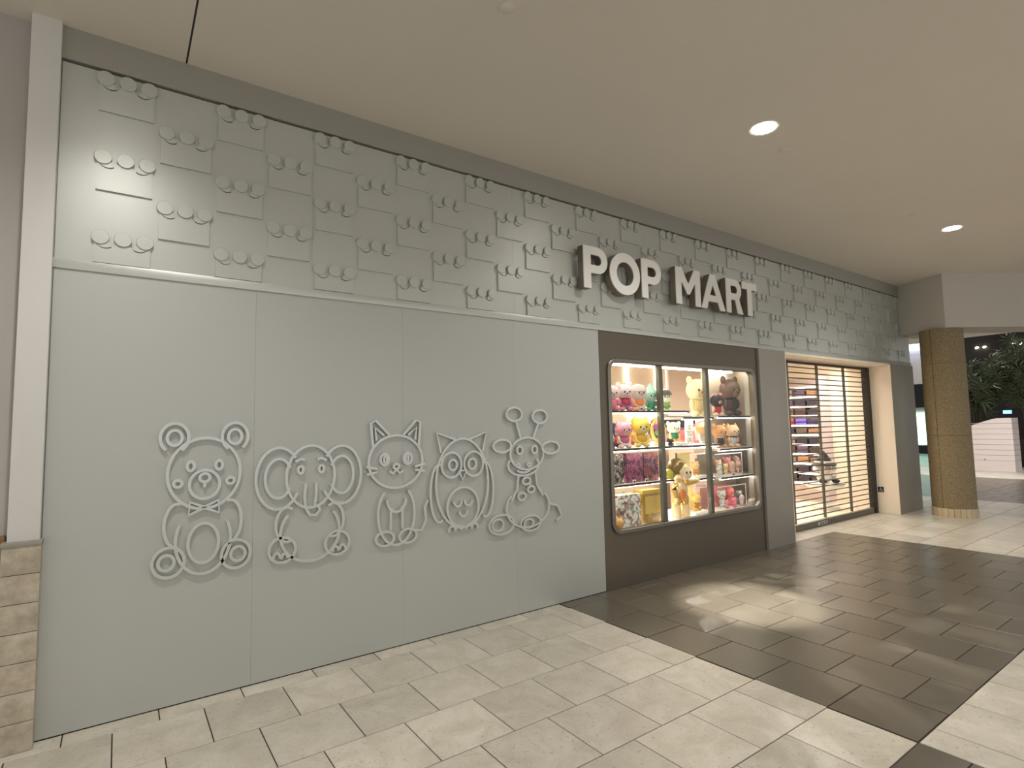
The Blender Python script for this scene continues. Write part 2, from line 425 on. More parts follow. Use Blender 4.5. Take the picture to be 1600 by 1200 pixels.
# ================================================================== SHOP SIGN
LZ0, LZ1 = 2.73, 3.12; LH = LZ1-LZ0; ST = .088
def letter_P(x0, x1):
    wd = x1-x0; r = LH*.315; cz = LZ1-r
    outer = [(x0, LZ0), (x0+ST, LZ0), (x0+ST, cz-r), (x1-r, cz-r)]+arc(x1-r, cz, r, r, -90, 90, 14)[1:]+[(x0, LZ1)]
    ri = r-ST*.86
    inner = [(x0+ST, cz-ri), (x1-r, cz-ri)]+arc(x1-r, cz, ri, ri, -90, 90, 12)[1:]+[(x0+ST, cz+ri)]
    return [outer, inner]
def letter_O(x0, x1):
    cx = (x0+x1)/2; r = (x1-x0)/2; cz = (LZ0+LZ1)/2
    return [arc(cx, cz, r, LH/2+.008, 0, 354, 40), arc(cx, cz, r-ST*1.0, LH/2-ST*.92, 0, 354, 36)]
def letter_M(x0, x1):
    m = (x0+x1)/2; s = ST
    return [[(x0, LZ0), (x0+s, LZ0), (x0+s, LZ1-.145), (m-.018, LZ0+.115), (m+.018, LZ0+.115), (x1-s, LZ1-.145), (x1-s, LZ0), (x1, LZ0), (x1, LZ1), (x1-.098, LZ1), (m, LZ0+.225), (x0+.098, LZ1), (x0, LZ1)]]
def letter_A(x0, x1):
    m = (x0+x1)/2; s = .045
    return [[(x0, LZ0), (x0+.095, LZ0), (x0+.13, LZ0+.085), (x1-.13, LZ0+.085), (x1-.095, LZ0), (x1, LZ0), (m+s, LZ1), (m-s, LZ1)], [(x0+.158, LZ0+.155), (x1-.158, LZ0+.155), (m, LZ1-.115)]]
def letter_R(x0, x1):
    r = LH*.305; cz = LZ1-r; xe = x1-.015; ri = r-ST*.86
    outer = [(x0, LZ0), (x0+ST, LZ0), (x0+ST, cz-r), (xe-r-.005, cz-r), (x1-.098, LZ0), (x1+.008, LZ0), (xe-r*.42, cz-r*.88)]+arc(xe-r, cz, r, r, -48, 90, 12)[1:]+[(x0, LZ1)]
    inner = [(x0+ST, cz-ri), (xe-r, cz-ri)]+arc(xe-r, cz, ri, ri, -90, 90, 12)[1:]+[(x0+ST, cz+ri)]
    return [outer, inner]
def letter_T(x0, x1):
    m = (x0+x1)/2; s = ST/2
    return [[(m-s, LZ0), (m+s, LZ0), (m+s, LZ1-.082), (x1, LZ1-.082), (x1, LZ1), (x0, LZ1), (x0, LZ1-.082), (m-s, LZ1-.082)]]
sign = tag(empty('shop_sign', (4.75, 0, LZ0)), 'large pale block letters reading POP MART above the display window', 'sign')
for ch, lp in (('P', letter_P(3.36, 3.66)), ('O', letter_O(3.69, 4.10)), ('P', letter_P(4.125, 4.415)), ('M', letter_M(4.645, 5.05)), ('A', letter_A(5.06, 5.49)), ('R', letter_R(5.52, 5.83)), ('T', letter_T(5.835, 6.135))):
    lp = [[(x-4.75, z-LZ0) for x, z in l] for l in lp]
    me = shape2d(lp, .068); me.materials.clear(); me.materials.append(LETTER_SIDE)
    L1 = link('letter', me, sign, (0, -.1, 0)); L1['label'] = 'raised letter '+ch
    me = shape2d(lp, .01); me.materials.clear(); me.materials.append(LETTER_FACE)
    link('letter_face', me, L1, (0, -.0105, 0))
    xs = [p[0] for p in lp[0]]
    for fx in (.22, .78):
        b = bmesh.new(); lathe(b, [(.008, -.033), (.008, -.006)], 8, (min(xs)+(max(xs)-min(xs))*(fx if ch not in 'PTR' else (.15 if ch != 'T' else .5)), 0, .08 if fx < .5 else LH-.06), 1)
        finish('standoff', b, STEEL, L1, loc=(0, .1, 0))

# ================================================================== WALL RELIEF FIGURES (plain toy animals in outline)
RELIEF = mat('relief_metal', (206, 208, 205), .3, .5)
def ribbon(name, pts, parent, closed=False, wd=.017, dp=.026):
    P = [Vector((x, z)) for x, z in pts]
    if closed and (P[0]-P[-1]).length < 1e-5: P.pop()
    n = len(P); L = []; R = []
    for i in range(n):
        a = P[i-1] if (i or closed) else P[i]; c = P[(i+1) % n] if (i < n-1 or closed) else P[i]
        d = (c-a); d = d.normalized() if d.length > 1e-9 else Vector((1, 0)); q = Vector((-d.y, d.x))*wd/2
        L.append(P[i]+q); R.append(P[i]-q)
    b = bmesh.new()
    lf = [b.verts.new((p.x, -dp, p.y)) for p in L]; rf = [b.verts.new((p.x, -dp, p.y)) for p in R]
    lb = [b.verts.new((p.x, 0, p.y)) for p in L]; rb = [b.verts.new((p.x, 0, p.y)) for p in R]
    m = n if closed else n-1
    for i in range(m):
        j = (i+1) % n
        b.faces.new((lf[i], rf[i], rf[j], lf[j])); b.faces.new((lb[i], lf[i], lf[j], lb[j])); b.faces.new((rf[i], rb[i], rb[j], rf[j]))
    if not closed:
        for i in (0, n-1): b.faces.new((lf[i], lb[i], rb[i], rf[i]))
    return finish(name, b, RELIEF, parent)
def figure(label, box_px, strokes):
    x0, z1 = (lambda p: (p.x, p.z))(at(box_px[0], box_px[1], 1, 0)); 
    x0 = at(box_px[0], (box_px[1]+box_px[3])/2, 1, 0).x; x1 = at(box_px[2], (box_px[1]+box_px[3])/2, 1, 0).x
    mx = (box_px[0]+box_px[2])/2
    z1 = at(mx, box_px[1], 1, 0).z; z0 = at(mx, box_px[3], 1, 0).z
    root = tag(empty('wall_relief', ((x0+x1)/2, 0, z0)), label, 'wall art', 'outline animals on the grey wall')
    W_, H_ = x1-x0, z1-z0
    for i, (nm, pts, cl) in enumerate(strokes):
        ribbon(nm, [((x-.5)*W_, z*H_) for x, z in pts], root, cl, dp=.024+.0005*(i % 9))
    return root
def E_(nm, cx, cz, rx, rz, a0=0, a1=360, n=24):
    full = abs(a1-a0) >= 359
    return (nm, arc(cx, cz, rx, rz, a0, a1-(360/n if full else 0), n-1 if full else n), full)
def mirror(s): return (s[0], [(1-x, z) for x, z in s[1]], s[2])
def both(s): return [s, mirror(s)]
bear = [E_('head', .5, .66, .36, .235, 0, 360, 34), E_('muzzle', .5, .585, .15, .095), E_('nose', .5, .63, .05, .028), ('mouth', [(.5, .6), (.5, .565)], False),
        E_('body', .5, .22, .27, .22, 150, 390, 26), E_('belly', .5, .2, .15, .13)]
for s in (E_('ear', .2, .9, .135, .095, -60, 235), E_('inner_ear', .2, .9, .07, .05), E_('eye', .36, .71, .035, .03), E_('foot', .17, .1, .15, .095), E_('paw_pad', .15, .1, .075, .048),
          ('arm', arc(.24, .33, .12, .14, 75, 275, 14), False), E_('cheek', .24, .6, .04, .022), ('bow', [(.5, .435), (.36, .475), (.35, .39), (.5, .43)], False)):
    bear += both(s)
elephant = [E_('head', .5, .68, .23, .26, 0, 360, 30), ('trunk', [(.45, .62), (.44, .52), (.45, .42), (.49, .36), (.55, .355), (.585, .39), (.575, .425)], False),
            ('trunk', [(.55, .62), (.55, .53), (.54, .45), (.54, .43), (.575, .425)], False), E_('body', .5, .22, .28, .24, 140, 400, 26)]
for s in (E_('ear', .2, .68, .2, .25, 40, 330), E_('inner_ear', .2, .68, .12, .16, 30, 330), E_('eye', .4, .74, .024, .03), ('brow', [(.35, .81), (.4, .83), (.44, .82)], False),
          E_('foot', .24, .1, .12, .1), ('toe', arc(.19, .04, .03, .04, 0, 180, 8), False), ('toe', arc(.26, .03, .03, .04, 0, 180, 8), False), ('arm', arc(.28, .3, .1, .14, 60, 290, 14), False)):
    elephant += both(s)
cat = [E_('head', .5, .66, .4, .21, 0, 360, 32), E_('nose', .5, .62, .04, .02), ('mouth', [(.4, .585), (.45, .565), (.5, .595), (.55, .565), (.6, .585)], False),
       E_('body', .5, .24, .27, .24, 130, 410, 26), ('tail', [(.76, .1), (.88, .09), (.95, .17), (.93, .27), (.98, .33)], False), ('bib', arc(.5, .36, .14, .1, 180, 360, 12), False)]
for s in (('ear', [(.16, .78), (.13, .97), (.2, .99), (.4, .87)], False), ('inner_ear', [(.21, .83), (.19, .93), (.32, .87)], False), E_('eye', .33, .68, .06, .045), E_('pupil', .34, .68, .022, .03),
          ('whisker', [(.22, .61), (.06, .63)], False), ('whisker', [(.22, .585), (.07, .57)], False), E_('paw', .33, .06, .13, .055), ('leg', [(.42, .3), (.41, .12)], False)):
    cat += both(s)
owl = [E_('body', .5, .5, .4, .43, 0, 360, 34), ('beak', [(.44, .62), (.5, .53), (.56, .62), (.44, .62)], False), E_('belly', .5, .27, .24, .19),
       ('feather', arc(.42, .33, .06, .05, 180, 360, 8), False), ('feather', arc(.58, .33, .06, .05, 180, 360, 8), False), ('feather', arc(.5, .23, .06, .05, 180, 360, 8), False)]
for s in (E_('eye_ring', .33, .68, .15, .12), E_('pupil', .35, .68, .06, .05), ('tuft', [(.18, .8), (.12, .99), (.4, .92)], False), ('wing', arc(.15, .42, .13, .27, 70, 290, 14), False),
          ('foot', arc(.33, .05, .05, .05, 0, 180, 8), False), ('foot', arc(.42, .05, .05, .05, 0, 180, 8), False)):
    owl += both(s)
giraffe = [E_('head', .52, .62, .22, .13, 0, 360, 26), E_('muzzle', .47, .53, .2, .085, 150, 390, 20), ('horn', [(.44, .74), (.38, .89)], False), ('horn', [(.6, .74), (.68, .87)], False),
           E_('horn_tip', .36, .94, .1, .055), E_('horn_tip', .7, .92, .1, .055), E_('ear', .84, .66, .12, .05), E_('ear', .2, .69, .11, .05),
           E_('eye', .42, .65, .035, .03), E_('eye', .62, .65, .035, .03), E_('nostril', .4, .53, .02, .012), E_('nostril', .54, .53, .02, .012), ('mouth', arc(.47, .5, .09, .03, 200, 340, 8), False),
           ('neck', [(.4, .46), (.38, .34), (.3, .25)], False), ('neck', [(.62, .47), (.64, .36), (.72, .27)], False), E_('body', .52, .19, .28, .16, 140, 400, 22),
           E_('spot', .5, .4, .05, .028), E_('spot', .56, .33, .045, .025), E_('spot', .44, .28, .05, .028), E_('foot', .18, .08, .15, .075), E_('foot', .55, .06, .13, .06), E_('hoof', .13, .08, .07, .045), E_('hoof', .52, .06, .06, .035),
           ('tail', [(.8, .2), (.92, .17), (.97, .09), (.9, .05)], False)]
figure('silver outline of a seated teddy bear, leftmost relief on the grey wall', (236, 660, 394, 895), bear)
figure('silver outline of an elephant with wide ears, on the grey wall', (398, 685, 562, 872), elephant)
figure('silver outline of a whiskered cat, middle relief on the grey wall', (563, 655, 668, 851), cat)
figure('silver outline of a round owl with ear tufts on the grey wall', (668, 674, 770, 836), owl)
figure('silver outline of a seated giraffe, relief nearest the display window', (757, 636, 876, 830), giraffe)

# ================================================================== LAMPS
def spot(name, loc, power, size=1.9, blend=.8, rad=.06, aim=None, col=(1, .965, .91)):
    l = bpy.data.lights.new(name, 'SPOT'); l.energy = power; l.spot_size = size; l.spot_blend = blend; l.shadow_soft_size = rad; l.color = col
    o = bpy.data.objects.new(name, l); COL.objects.link(o); o.location = loc
    d = (Vector(aim)-Vector(loc)) if aim else Vector((0, 0, -1))
    o.rotation_euler = d.to_track_quat('-Z', 'Y').to_euler()
    return o
def downlight(x, y, label, group='recessed concourse downlights', patch_aim=None):
    t = tag(empty('ceiling_light', (x, y, CZ)), label, 'downlight', group)
    b = bmesh.new(); lathe(b, [(.085, .0), (.105, -.004), (.108, 0), (.086, .002)], 28); finish('trim_ring', b, WHITE, t, True)
    b = bmesh.new(); lathe(b, [(.084, .0005), (.084, -.0035)], 28); finish('lens', b, LAMP, t)
    s = spot('light', (0, 0, -.02), DOWN_W, 2.5, .9, .08); s.parent = t
    if patch_aim:          # added beam standing in for light reflected off the window glass onto the floor
        q = spot('added_patch_beam', (0, 0, -.02), 1500, .36, .75, .05); q.parent = t
        q.rotation_euler = (Vector(patch_aim)-Vector((x, y, CZ-.02))).to_track_quat('-Z', 'Y').to_euler()
for k in range(-2, 5):
    x = -.07+3.98*k
    if k < 0: lab = 'recessed downlight left of the picture, '+['farther', 'nearer'][k+2]+' one'
    else: lab = ['recessed downlight over the left end of the grey wall', 'bright recessed downlight in the ceiling in front of the sign', 'recessed downlight in the ceiling before the bulkhead', 'recessed downlight beyond the bulkhead', 'recessed downlight beyond the bulkhead'][k]
    if k >= 3: continue
    downlight(x, -1.54, lab, patch_aim=(4.3, -.98, 0) if k == 1 else None)
    downlight(x, -5.5, 'recessed downlight in the row behind the camera, %s from left' % ['first', 'second', 'third', 'fourth', 'fifth'][k+2])
for x, lab in ((1.61, 'top edge of the picture'), (4.36, 'nearest the bright downlight'), (7.01, 'between the two downlights'), (9.79, 'before the bulkhead')):
    b = bmesh.new(); lathe(b, [(.04, 0), (.042, -.006), (.036, -.009)], 20)
    o = finish('sprinkler_cover', b, CEIL, None, True, (x, -1.45, CZ)); tag(o, 'small flat white sprinkler cover on the ceiling, '+lab, 'sprinkler cover', 'ceiling sprinkler covers')

# shop lamps
def shop_lamp(x, y, label):
    t = tag(empty('shop_ceiling_lamp', (x, y, 2.75)), label, 'ceiling lamp', 'round lamps in the shop ceiling')
    b = bmesh.new(); lathe(b, [(.1, 0), (.12, -.006), (.122, 0)], 24); finish('trim_ring', b, WHITE, t, True)
    b = bmesh.new(); lathe(b, [(.098, -.001), (.098, -.008)], 24); finish('lens', b, SHOPLAMP, t)
    s = spot('light', (0, 0, -.03), SHOP_W, 2.7, .9, .1, col=(1, .92, .8)); s.parent = t
for i, (x, y) in enumerate(((4.4, 1.4), (6.0, 1.4), (7.6, 1.3), (9.2, 1.3), (5.2, 3.2), (7.2, 3.2), (9.2, 3.2), (10.0, .9))):  # last lamp is added, to brighten the cream side wall
    shop_lamp(x, y, 'round bright lamp in the shop ceiling, '+['front row, first from left', 'front row, second from left', 'front row, third from left', 'front row, fourth from left', 'rear row, first from left', 'rear row, second from left', 'rear row, third from left', 'added to brighten the side wall'][i])

# ================================================================== ROLLING GRILLE
gate = tag(empty('rolling_grille', (8.42, .32, 0)), 'closed rolling grille of thin horizontal rods across the shop doorway', 'security grille')
bm = bmesh.new(); tube(bm, [(6.87-8.42, 0, 0), (9.93-8.42, 0, 0)], .0085, 6)
bmesh.ops.recalc_face_normals(bm, faces=bm.faces); rod_me = bpy.data.meshes.new('rod'); bm.to_mesh(rod_me); bm.free(); rod_me.materials.append(GRILLE)
for k in range(28): link('rod', rod_me, gate, (0, 0, 2.25-.0775*k))
for x in (6.9, 7.51, 8.34, 9.17):
    b = bmesh.new(); bx(b, x-8.42-.016, x-8.42+.016, -.014, .014, .1, 2.33); finish('link_strip', b, GRILLE, gate)
b = bmesh.new(); bx(b, 9.9-8.42, 9.985-8.42, -.045, .045, 0, 2.33); finish('guide_rail', b, DARKMETAL, gate)
b = bmesh.new(); bx(b, 6.852-8.42, 6.90-8.42, -.045, .045, 0, 2.33); finish('guide_rail', b, DARKMETAL, gate)
b = bmesh.new(); bx(b, 6.9-8.42, 9.9-8.42, -.02, .02, 2.30, 2.335); finish('top_bar', b, DARKMETAL, gate)
b = bmesh.new(); bx(b, 6.9-8.42, 9.9-8.42, -.028, .028, .004, .085); finish('bottom_bar', b, GRILLE, gate)
b = bmesh.new(); bx(b, -.36, -.1, -.034, -.028, .025, .065); pl = finish('lock_plate', b, plain((188, 186, 178)), gate)
for i in range(3):
    b = bmesh.new(); bx(b, -.31+.07*i, -.27+.07*i, -.036, -.034, .033, .057); finish('key_slot', b, BLACK, pl)
b = bmesh.new(); bx(b, .02, .2, -.032, -.028, .03, .06); finish('maker_label', b, plain((92, 90, 84)), gate)

# accessible sign on the doorway lining
sg = tag(empty('accessibility_sign', (9.985, .22, .33)), 'small navy square sign with a white wheelchair symbol low on doorway lining', 'sign')
box('sign_plate', (-.006, -.001, -.042, .042, 0, .085), plain((24, 32, 58)), sg, .001)
def sym(pts, wd, nm):
    b = bmesh.new()
    for (a0, c0), (a1, c1) in zip(pts, pts[1:]):
        d = Vector((a1-a0, c1-c0)).normalized()*wd/2; q = Vector((-d.y, d.x))
        vs_ = [(a0-d.x+q.x, c0-d.y+q.y), (a0-d.x-q.x, c0-d.y-q.y), (a1+d.x-q.x, c1+d.y-q.y), (a1+d.x+q.x, c1+d.y+q.y)]
        b.faces.new([b.verts.new((-.0068, -u, v)) for u, v in vs_])
    finish(nm, b, WHITE, sg)
sym([(-.004, .058), (-.002, .036), (.014, .036), (.021, .018), (.027, .021)], .0065, 'seated_figure'); sym([(-.003, .048), (.011, .048)], .005, 'arm')
sym(arc(-.002, .028, .019, .019, 130, 340, 14), .005, 'wheel'); sym(arc(-.005, .0675, .003, .003, 0, 360, 8), .006, 'head')

# ================================================================== ROUND COLUMN
colm = tag(empty('stone_column', (10.50, -.575, 0)), 'round tan granite column with pale tiled foot beyond the shop', 'column')
CR = .278
def shell(nm, r, z0, z1, a0, a1, m, n=16):
    b = bmesh.new(); P = arc(0, 0, r, r, a0, a1, n); Q = arc(0, 0, r-.03, r-.03, a1, a0, n); lo = [b.verts.new((x, y, z0)) for x, y in P+Q]; hi = [b.verts.new((x, y, z1)) for x, y in P+Q]
    k = len(lo); b.faces.new(lo[::-1]); b.faces.new(hi)
    for i in range(k): b.faces.new((lo[i], lo[(i+1) % k], hi[(i+1) % k], hi[i]))
    o = finish(nm, b, m, colm, True); return o
for z0, z1 in ((.135, 1.225), (1.23, 2.33), (2.334, 2.869)):
    for a0 in (168, 288, 408): shell('cladding_panel', CR, z0, z1, a0+.6, a0+119.4, COLSTONE)
FOOT_T = mat('foot_tile_stone', (214, 196, 164), .4, noise_s=20, noise_a=.15, rand=.08)
for k in range(24): shell('foot_tile', CR+.008, 0, .132, 15*k+.5, 15*k+14.5, FOOT_T, 3)
b = bmesh.new(); lathe(b, [(CR-.012, 0), (CR-.012, 2.869)], 24); finish('core', b, GROUT, colm)

# ================================================================== WINDOW SHELVES, STRIP LIGHTS
def shelf(label, x0, x1, y0, y1, z, th=.022, led=True):
    t = tag(empty('display_shelf', ((x0+x1)/2, (y0+y1)/2, z-th)), label, 'shelf', 'shelves in the display window')
    cx, cy = (x0+x1)/2, (y0+y1)/2
    box('board', (x0-cx, x1-cx, y0-cy, y1-cy, 0, th), plain((206, 198, 186)), t, .002)
    box('edge_strip', (x0-cx, x1-cx, y0-cy-.004, y0-cy, 0, th), DARKMETAL, t)
    if led: box('light_strip', (x0-cx+.01, x1-cx-.01, y0-cy+.015, y0-cy+.035, -.008, 0), LED, t)
    return t
box_in = struct(finish('wall_display', (lambda b: (bx(b, 6.62, 6.66, .05, .62, .45, 2.35), bx(b, 3.66, 3.70, .05, .62, .45, 2.35), bx(b, 3.66, 6.66, .05, .62, 2.16, 2.3), b)[-1])(bmesh.new()), mat('display_side_metal', (176, 166, 152), .35, .5)))
box('back_panel', (6.0, 6.62, .60, .62, .45, 2.16), mat('display_back', (226, 214, 196), .5), box_in)
struct(box('window_sill', (3.66, 6.66, .045, .66, .44, .485), WHITE)).name = 'trim_4'
shelf('upper display shelf in the left bay of the window', 3.71, 5.0, .07, .46, 1.63)
shelf('middle display shelf in the left bay of the window', 3.71, 4.86, .07, .46, 1.262)
shelf('low display shelf with boxed toys in the left bay', 3.71, 4.82, .16, .46, .905)
shelf('upper display shelf in the middle bay behind the cream plush', 5.02, 5.56, .16, .5, 1.562)
shelf('long display shelf in the middle bay of the window', 4.88, 5.58, .10, .46, 1.255)
shelf('low display shelf in the middle bay of the window', 5.2, 5.6, .2, .5, .875)
shelf('upper display shelf with the brown plush in the right bay', 5.60, 6.61, .12, .58, 1.57)
shelf('middle display shelf with two tan plush toys in right bay', 5.60, 6.61, .12, .58, 1.195)
shelf('low display shelf with a clear case in the right bay', 5.60, 6.61, .12, .58, .87)
for y, lab in ((.075, 'bright strip light along the top of the display window'), (.5, 'rear strip light above the display shelves')):
    tag(box('strip_light', (3.72, 6.5, y, y+.03, 2.135, 2.158), LED), lab, 'strip light')

# ================================================================== TOYS
def toy(label, px, y, z, H, c, W_=None, ears='round', rz=None, extras=(), name='plush_toy', cat='toy', group='toys on display'):
    x = atx(px, y); W_ = W_ or H*.62
    t = tag(empty(name, (x, y, z), random.uniform(-.5, -.1) if rz is None else rz), label, cat, group)
    body, head, outfit, skin = c
    r = W_/2; dk = plain((34, 28, 26))
    def part(nm, cc, rr, m, u=14, v=9, rot=None):
        b = bmesh.new(); ell(b, cc, rr, u, v, rot); return finish(nm, b, plain(m) if isinstance(m, tuple) else m, t, True)
    for s in (-1, 1):
        part('foot', (s*r*.45, -r*.35, H*.075), (r*.36, r*.46, H*.075), body, 12, 7)
        part('arm', (s*r*.68, -r*.2, H*.3), (r*.2, r*.24, H*.13), body, 10, 7)
    bd = part('body', (0, 0, H*.27), (r*.66, r*.58, H*.22), outfit)
    hd = part('head', (0, -r*.05, H*.66), (r, r*.86, H*(.27 if ears != 'none' else .32)), head, 18, 12)
    part('face', (0, -r*.34, H*.62), (r*.66, r*.58, H*.185), skin)
    for s in (-1, 1):
        part('eye', (s*r*.3, -r*.88, H*.64), (r*.09, r*.06, H*.035), dk, 8, 6)
        if ears == 'round': part('ear', (s*r*.72, 0, H*.9), (r*.3, r*.16, H*.1), head, 12, 8)
        elif ears == 'cat':
            b = bmesh.new(); lathe(b, [(r*.32, H*.80), (r*.16, H*.93), (r*.02, H*1.0)], 10, (s*r*.6, 0, 0)); finish('ear', b, plain(head), t, True)
        elif ears == 'bob': part('hair_bun', (s*r*.85, 0, H*.86), (r*.28, r*.28, H*.11), head, 12, 8)
    part('nose', (0, -r*.93, H*.585), (r*.08, r*.05, H*.025), dk, 8, 6)
    for e in extras:
        if e[0] == 'ring':
            b = bmesh.new(); P = [(r*.62*math.cos(a), -r*.3-r*.32*abs(math.sin(a)) , H*.27-H*.14*math.sin(a)) for a in [pi*k/12 for k in range(13)]]
            tube(b, P, r*.1, 6); finish('belly_ring', b, plain(e[1]), t, True)
        elif e[0] == 'cone':
            b = bmesh.new(); lathe(b, [(r*.95, H*.76), (r*.7, H*.88), (r*.36, H*1.05), (r*.05, H*1.2)], 14); finish('hat', b, plain(e[1]), t, True)
        elif e[0] == 'bow':
            for s in (-1, 1): part('bow_loop', (s*r*.36, -r*.45, H*.9), (r*.32, r*.14, H*.08), e[1], 10, 7)
        elif e[0] == 'cap':
            b = bmesh.new(); lathe(b, [(r*1.04, H*.70), (r*1.0, H*.8), (r*.75, H*.92), (r*.1, H*.975)], 16); finish('cap', b, plain(e[1]), t, True)
        elif e[0] == 'scarf':
            b = bmesh.new(); lathe(b, [(r*.5, H*.40), (r*.62, H*.43), (r*.5, H*.46)], 14); finish('scarf', b, plain(e[1]), t, True)
    return t
def box_toy(label, px0, px1, y, z, H, m, depth=.1, cap=None, tagcol=None):
    x0, x1 = atx(px0, y), atx(px1, y)
    t = tag(empty('toy_box', ((x0+x1)/2, y+depth/2, z)), label, 'box', 'boxed toys in the window')
    h = (x1-x0)/2
    box('carton', (-h, h, -depth/2, depth/2, 0, H), m, t, .003)
    if cap: box('lid_band', (-h-.001, h+.001, -depth/2-.001, depth/2+.001, H*.9, H+.001), cap, t)
    box('front_panel', (-h*.8, h*.8, -depth/2-.004, -depth/2, H*.3, H*.82), m if not cap else cap, t)
    return t
def price(label, px, y, z):
    o = box('price_card', (-.022, .022, 0, .004, 0, .036), WHITE); o.location = (atx(px, y), y, z)
    tag(o, label, 'price card', 'price cards in the window')
    box('printed_panel', (-.015, .015, -.0012, 0, .008, .028), plain((58, 60, 66)), o)

Z1, Z2, Z3, Z0 = 1.63, 1.262, .905, .486
# left bay, upper shelf
toy('slate blue bear behind the pink ones, far left on upper shelf', 951, .37, Z1, .26, ((112, 140, 160), (178, 190, 196), (92, 118, 142), (232, 228, 222)))
toy('pale pink bear on the upper left shelf', 957, .15, Z1, .27, ((238, 138, 160), (250, 226, 222), (240, 130, 152), (250, 200, 206)), ears='bob')
toy('white-headed toy with crimson top and navy belly on upper left shelf', 977, .15, Z1, .29, ((240, 150, 170), (252, 240, 236), (190, 34, 72), (250, 214, 206)), extras=(('ring', (150, 120, 176)), ('scarf', (206, 40, 80))))
toy('orange bear between the pale toys on upper left shelf', 986, .37, Z1, .31, ((250, 150, 50), (255, 164, 44), (240, 120, 60), (255, 180, 80)))
toy('peach toy with orange top and grey belly ring on upper left shelf', 998, .15, Z1, .28, ((248, 196, 150), (244, 226, 216), (244, 140, 50), (244, 206, 176)), ears='none', extras=(('ring', (222, 214, 226)), ('cap', (236, 222, 216))))
toy('mint green toy with pointed hood beside the left mullion', 1018, .15, Z1, .24, ((92, 190, 150), (188, 234, 212), (60, 170, 126), (206, 240, 222)), ears='none', extras=(('cone', (176, 232, 208)),))
price('price card on the upper left shelf', 1003, .085, Z1)
# left bay, middle shelf
toy('navy and red toy at the far left of the middle shelf', 957, .36, Z2, .27, ((40, 44, 74), (44, 66, 110), (206, 44, 56), (236, 190, 180)), ears='bob')
toy('small dark toy with lilac head at the middle shelf corner', 952, .12, Z2, .15, ((36, 36, 52), (210, 200, 214), (34, 36, 60), (240, 226, 224)))
toy('pink toy with one tall pink bobble and grey belly on middle shelf', 973, .15, Z2, .28, ((246, 220, 200), (246, 170, 190), (206, 92, 122), (248, 214, 204)), ears='cat', extras=(('ring', (226, 228, 232)), ('scarf', (226, 120, 150))))
toy('bright yellow toy with belly ring on the middle left shelf', 1000, .15, Z2, .32, ((240, 226, 130), (250, 222, 84), (226, 180, 34), (250, 236, 170)), ears='cat', extras=(('ring', (246, 214, 70)),))
toy('amber toy behind the yellow one on middle shelf', 986, .37, Z2, .26, ((236, 160, 60), (240, 178, 80), (220, 130, 50), (250, 210, 160)))
# yellow rimmed pod toy
pod = tag(empty('pod_toy', (atx(1025, .27), .27, Z2)), 'purple and mint toy riding in a yellow-rimmed pod, middle shelf', 'toy', 'toys on display')
b = bmesh.new(); P = [(.115*math.cos(a), -.03, .19+.13*math.sin(a)) for a in [2*pi*k/24 for k in range(25)]]; tube(b, P, .02, 8); finish('rim', b, plain((250, 214, 120)), pod, True)
b = bmesh.new(); ell(b, (0, .03, .19), (.11, .06, .125)); finish('shell', b, plain((86, 66, 70)), pod, True)
b = bmesh.new(); ell(b, (0, -.03, .16), (.06, .04, .04)); finish('mint_cushion', b, plain((120, 210, 170)), pod, True)
b = bmesh.new(); ell(b, (0, -.03, .22), (.06, .05, .055)); finish('rider', b, plain((196, 96, 206)), pod, True)
b = bmesh.new(); ell(b, (0, -.02, .3), (.06, .055, .05)); finish('rider_head', b, plain((246, 232, 240)), pod, True)
b = bmesh.new(); lathe(b, [(.09, 0), (.08, .03), (.03, .06)], 16); finish('stand', b, plain((240, 214, 200)), pod, True)
pod.scale = (.88, .88, .88)
# left bay, boxes
for i, (p0, p1, nm, lab, cs) in enumerate(((956, 972, 'black_print', 'black printed toy carton at the left of the low shelf', ((24, 22, 24), (30, 28, 30), (168, 150, 140), (70, 60, 60), (214, 200, 190))),
      (977, 1002, 'plum_print', 'plum and pink printed toy carton on the low shelf', ((70, 40, 66), (104, 44, 84), (178, 96, 116), (150, 60, 100), (60, 62, 92))),
      (1004, 1026, 'navy_print', 'navy and red printed toy carton on the low shelf', ((52, 48, 72), (78, 62, 84), (150, 60, 66), (176, 110, 96), (92, 44, 52))))):
    box_toy(lab, p0, p1, .24, Z3, .295, print_mat(nm, cs, 22), .1)
box_toy('tall white printed toy box with green figure print, on window floor', 962, 996, .14, Z0, .32, print_mat('white_print', ((232, 230, 220), (222, 222, 212), (120, 160, 150), (200, 120, 90), (90, 96, 96)), 16), .12, None)
box_toy('tall gold printed toy box on the window floor', 1000, 1029, .17, Z0, .335, print_mat('gold_print', ((150, 116, 40), (176, 140, 56), (120, 92, 32), (200, 164, 76), (140, 106, 40)), 26), .12, plain((206, 176, 92), .3))
toy('teal toy hidden behind the white printed box', 960, .39, Z0, .32, ((76, 176, 180), (96, 190, 190), (70, 160, 170), (190, 226, 220)))
toy('small orange toy at the left corner of window floor', 962, .09, Z0, .13, ((240, 176, 80), (250, 200, 110), (226, 150, 60), (250, 226, 190)))
for px, y, z, wh in ((988, .17, Z3, 'plum carton'), (1007, .17, Z3, 'navy carton'), (1001, .08, Z0, 'gold box'), (966, .08, Z0, 'white printed box')): price('small price card before the '+wh, px, y, z)
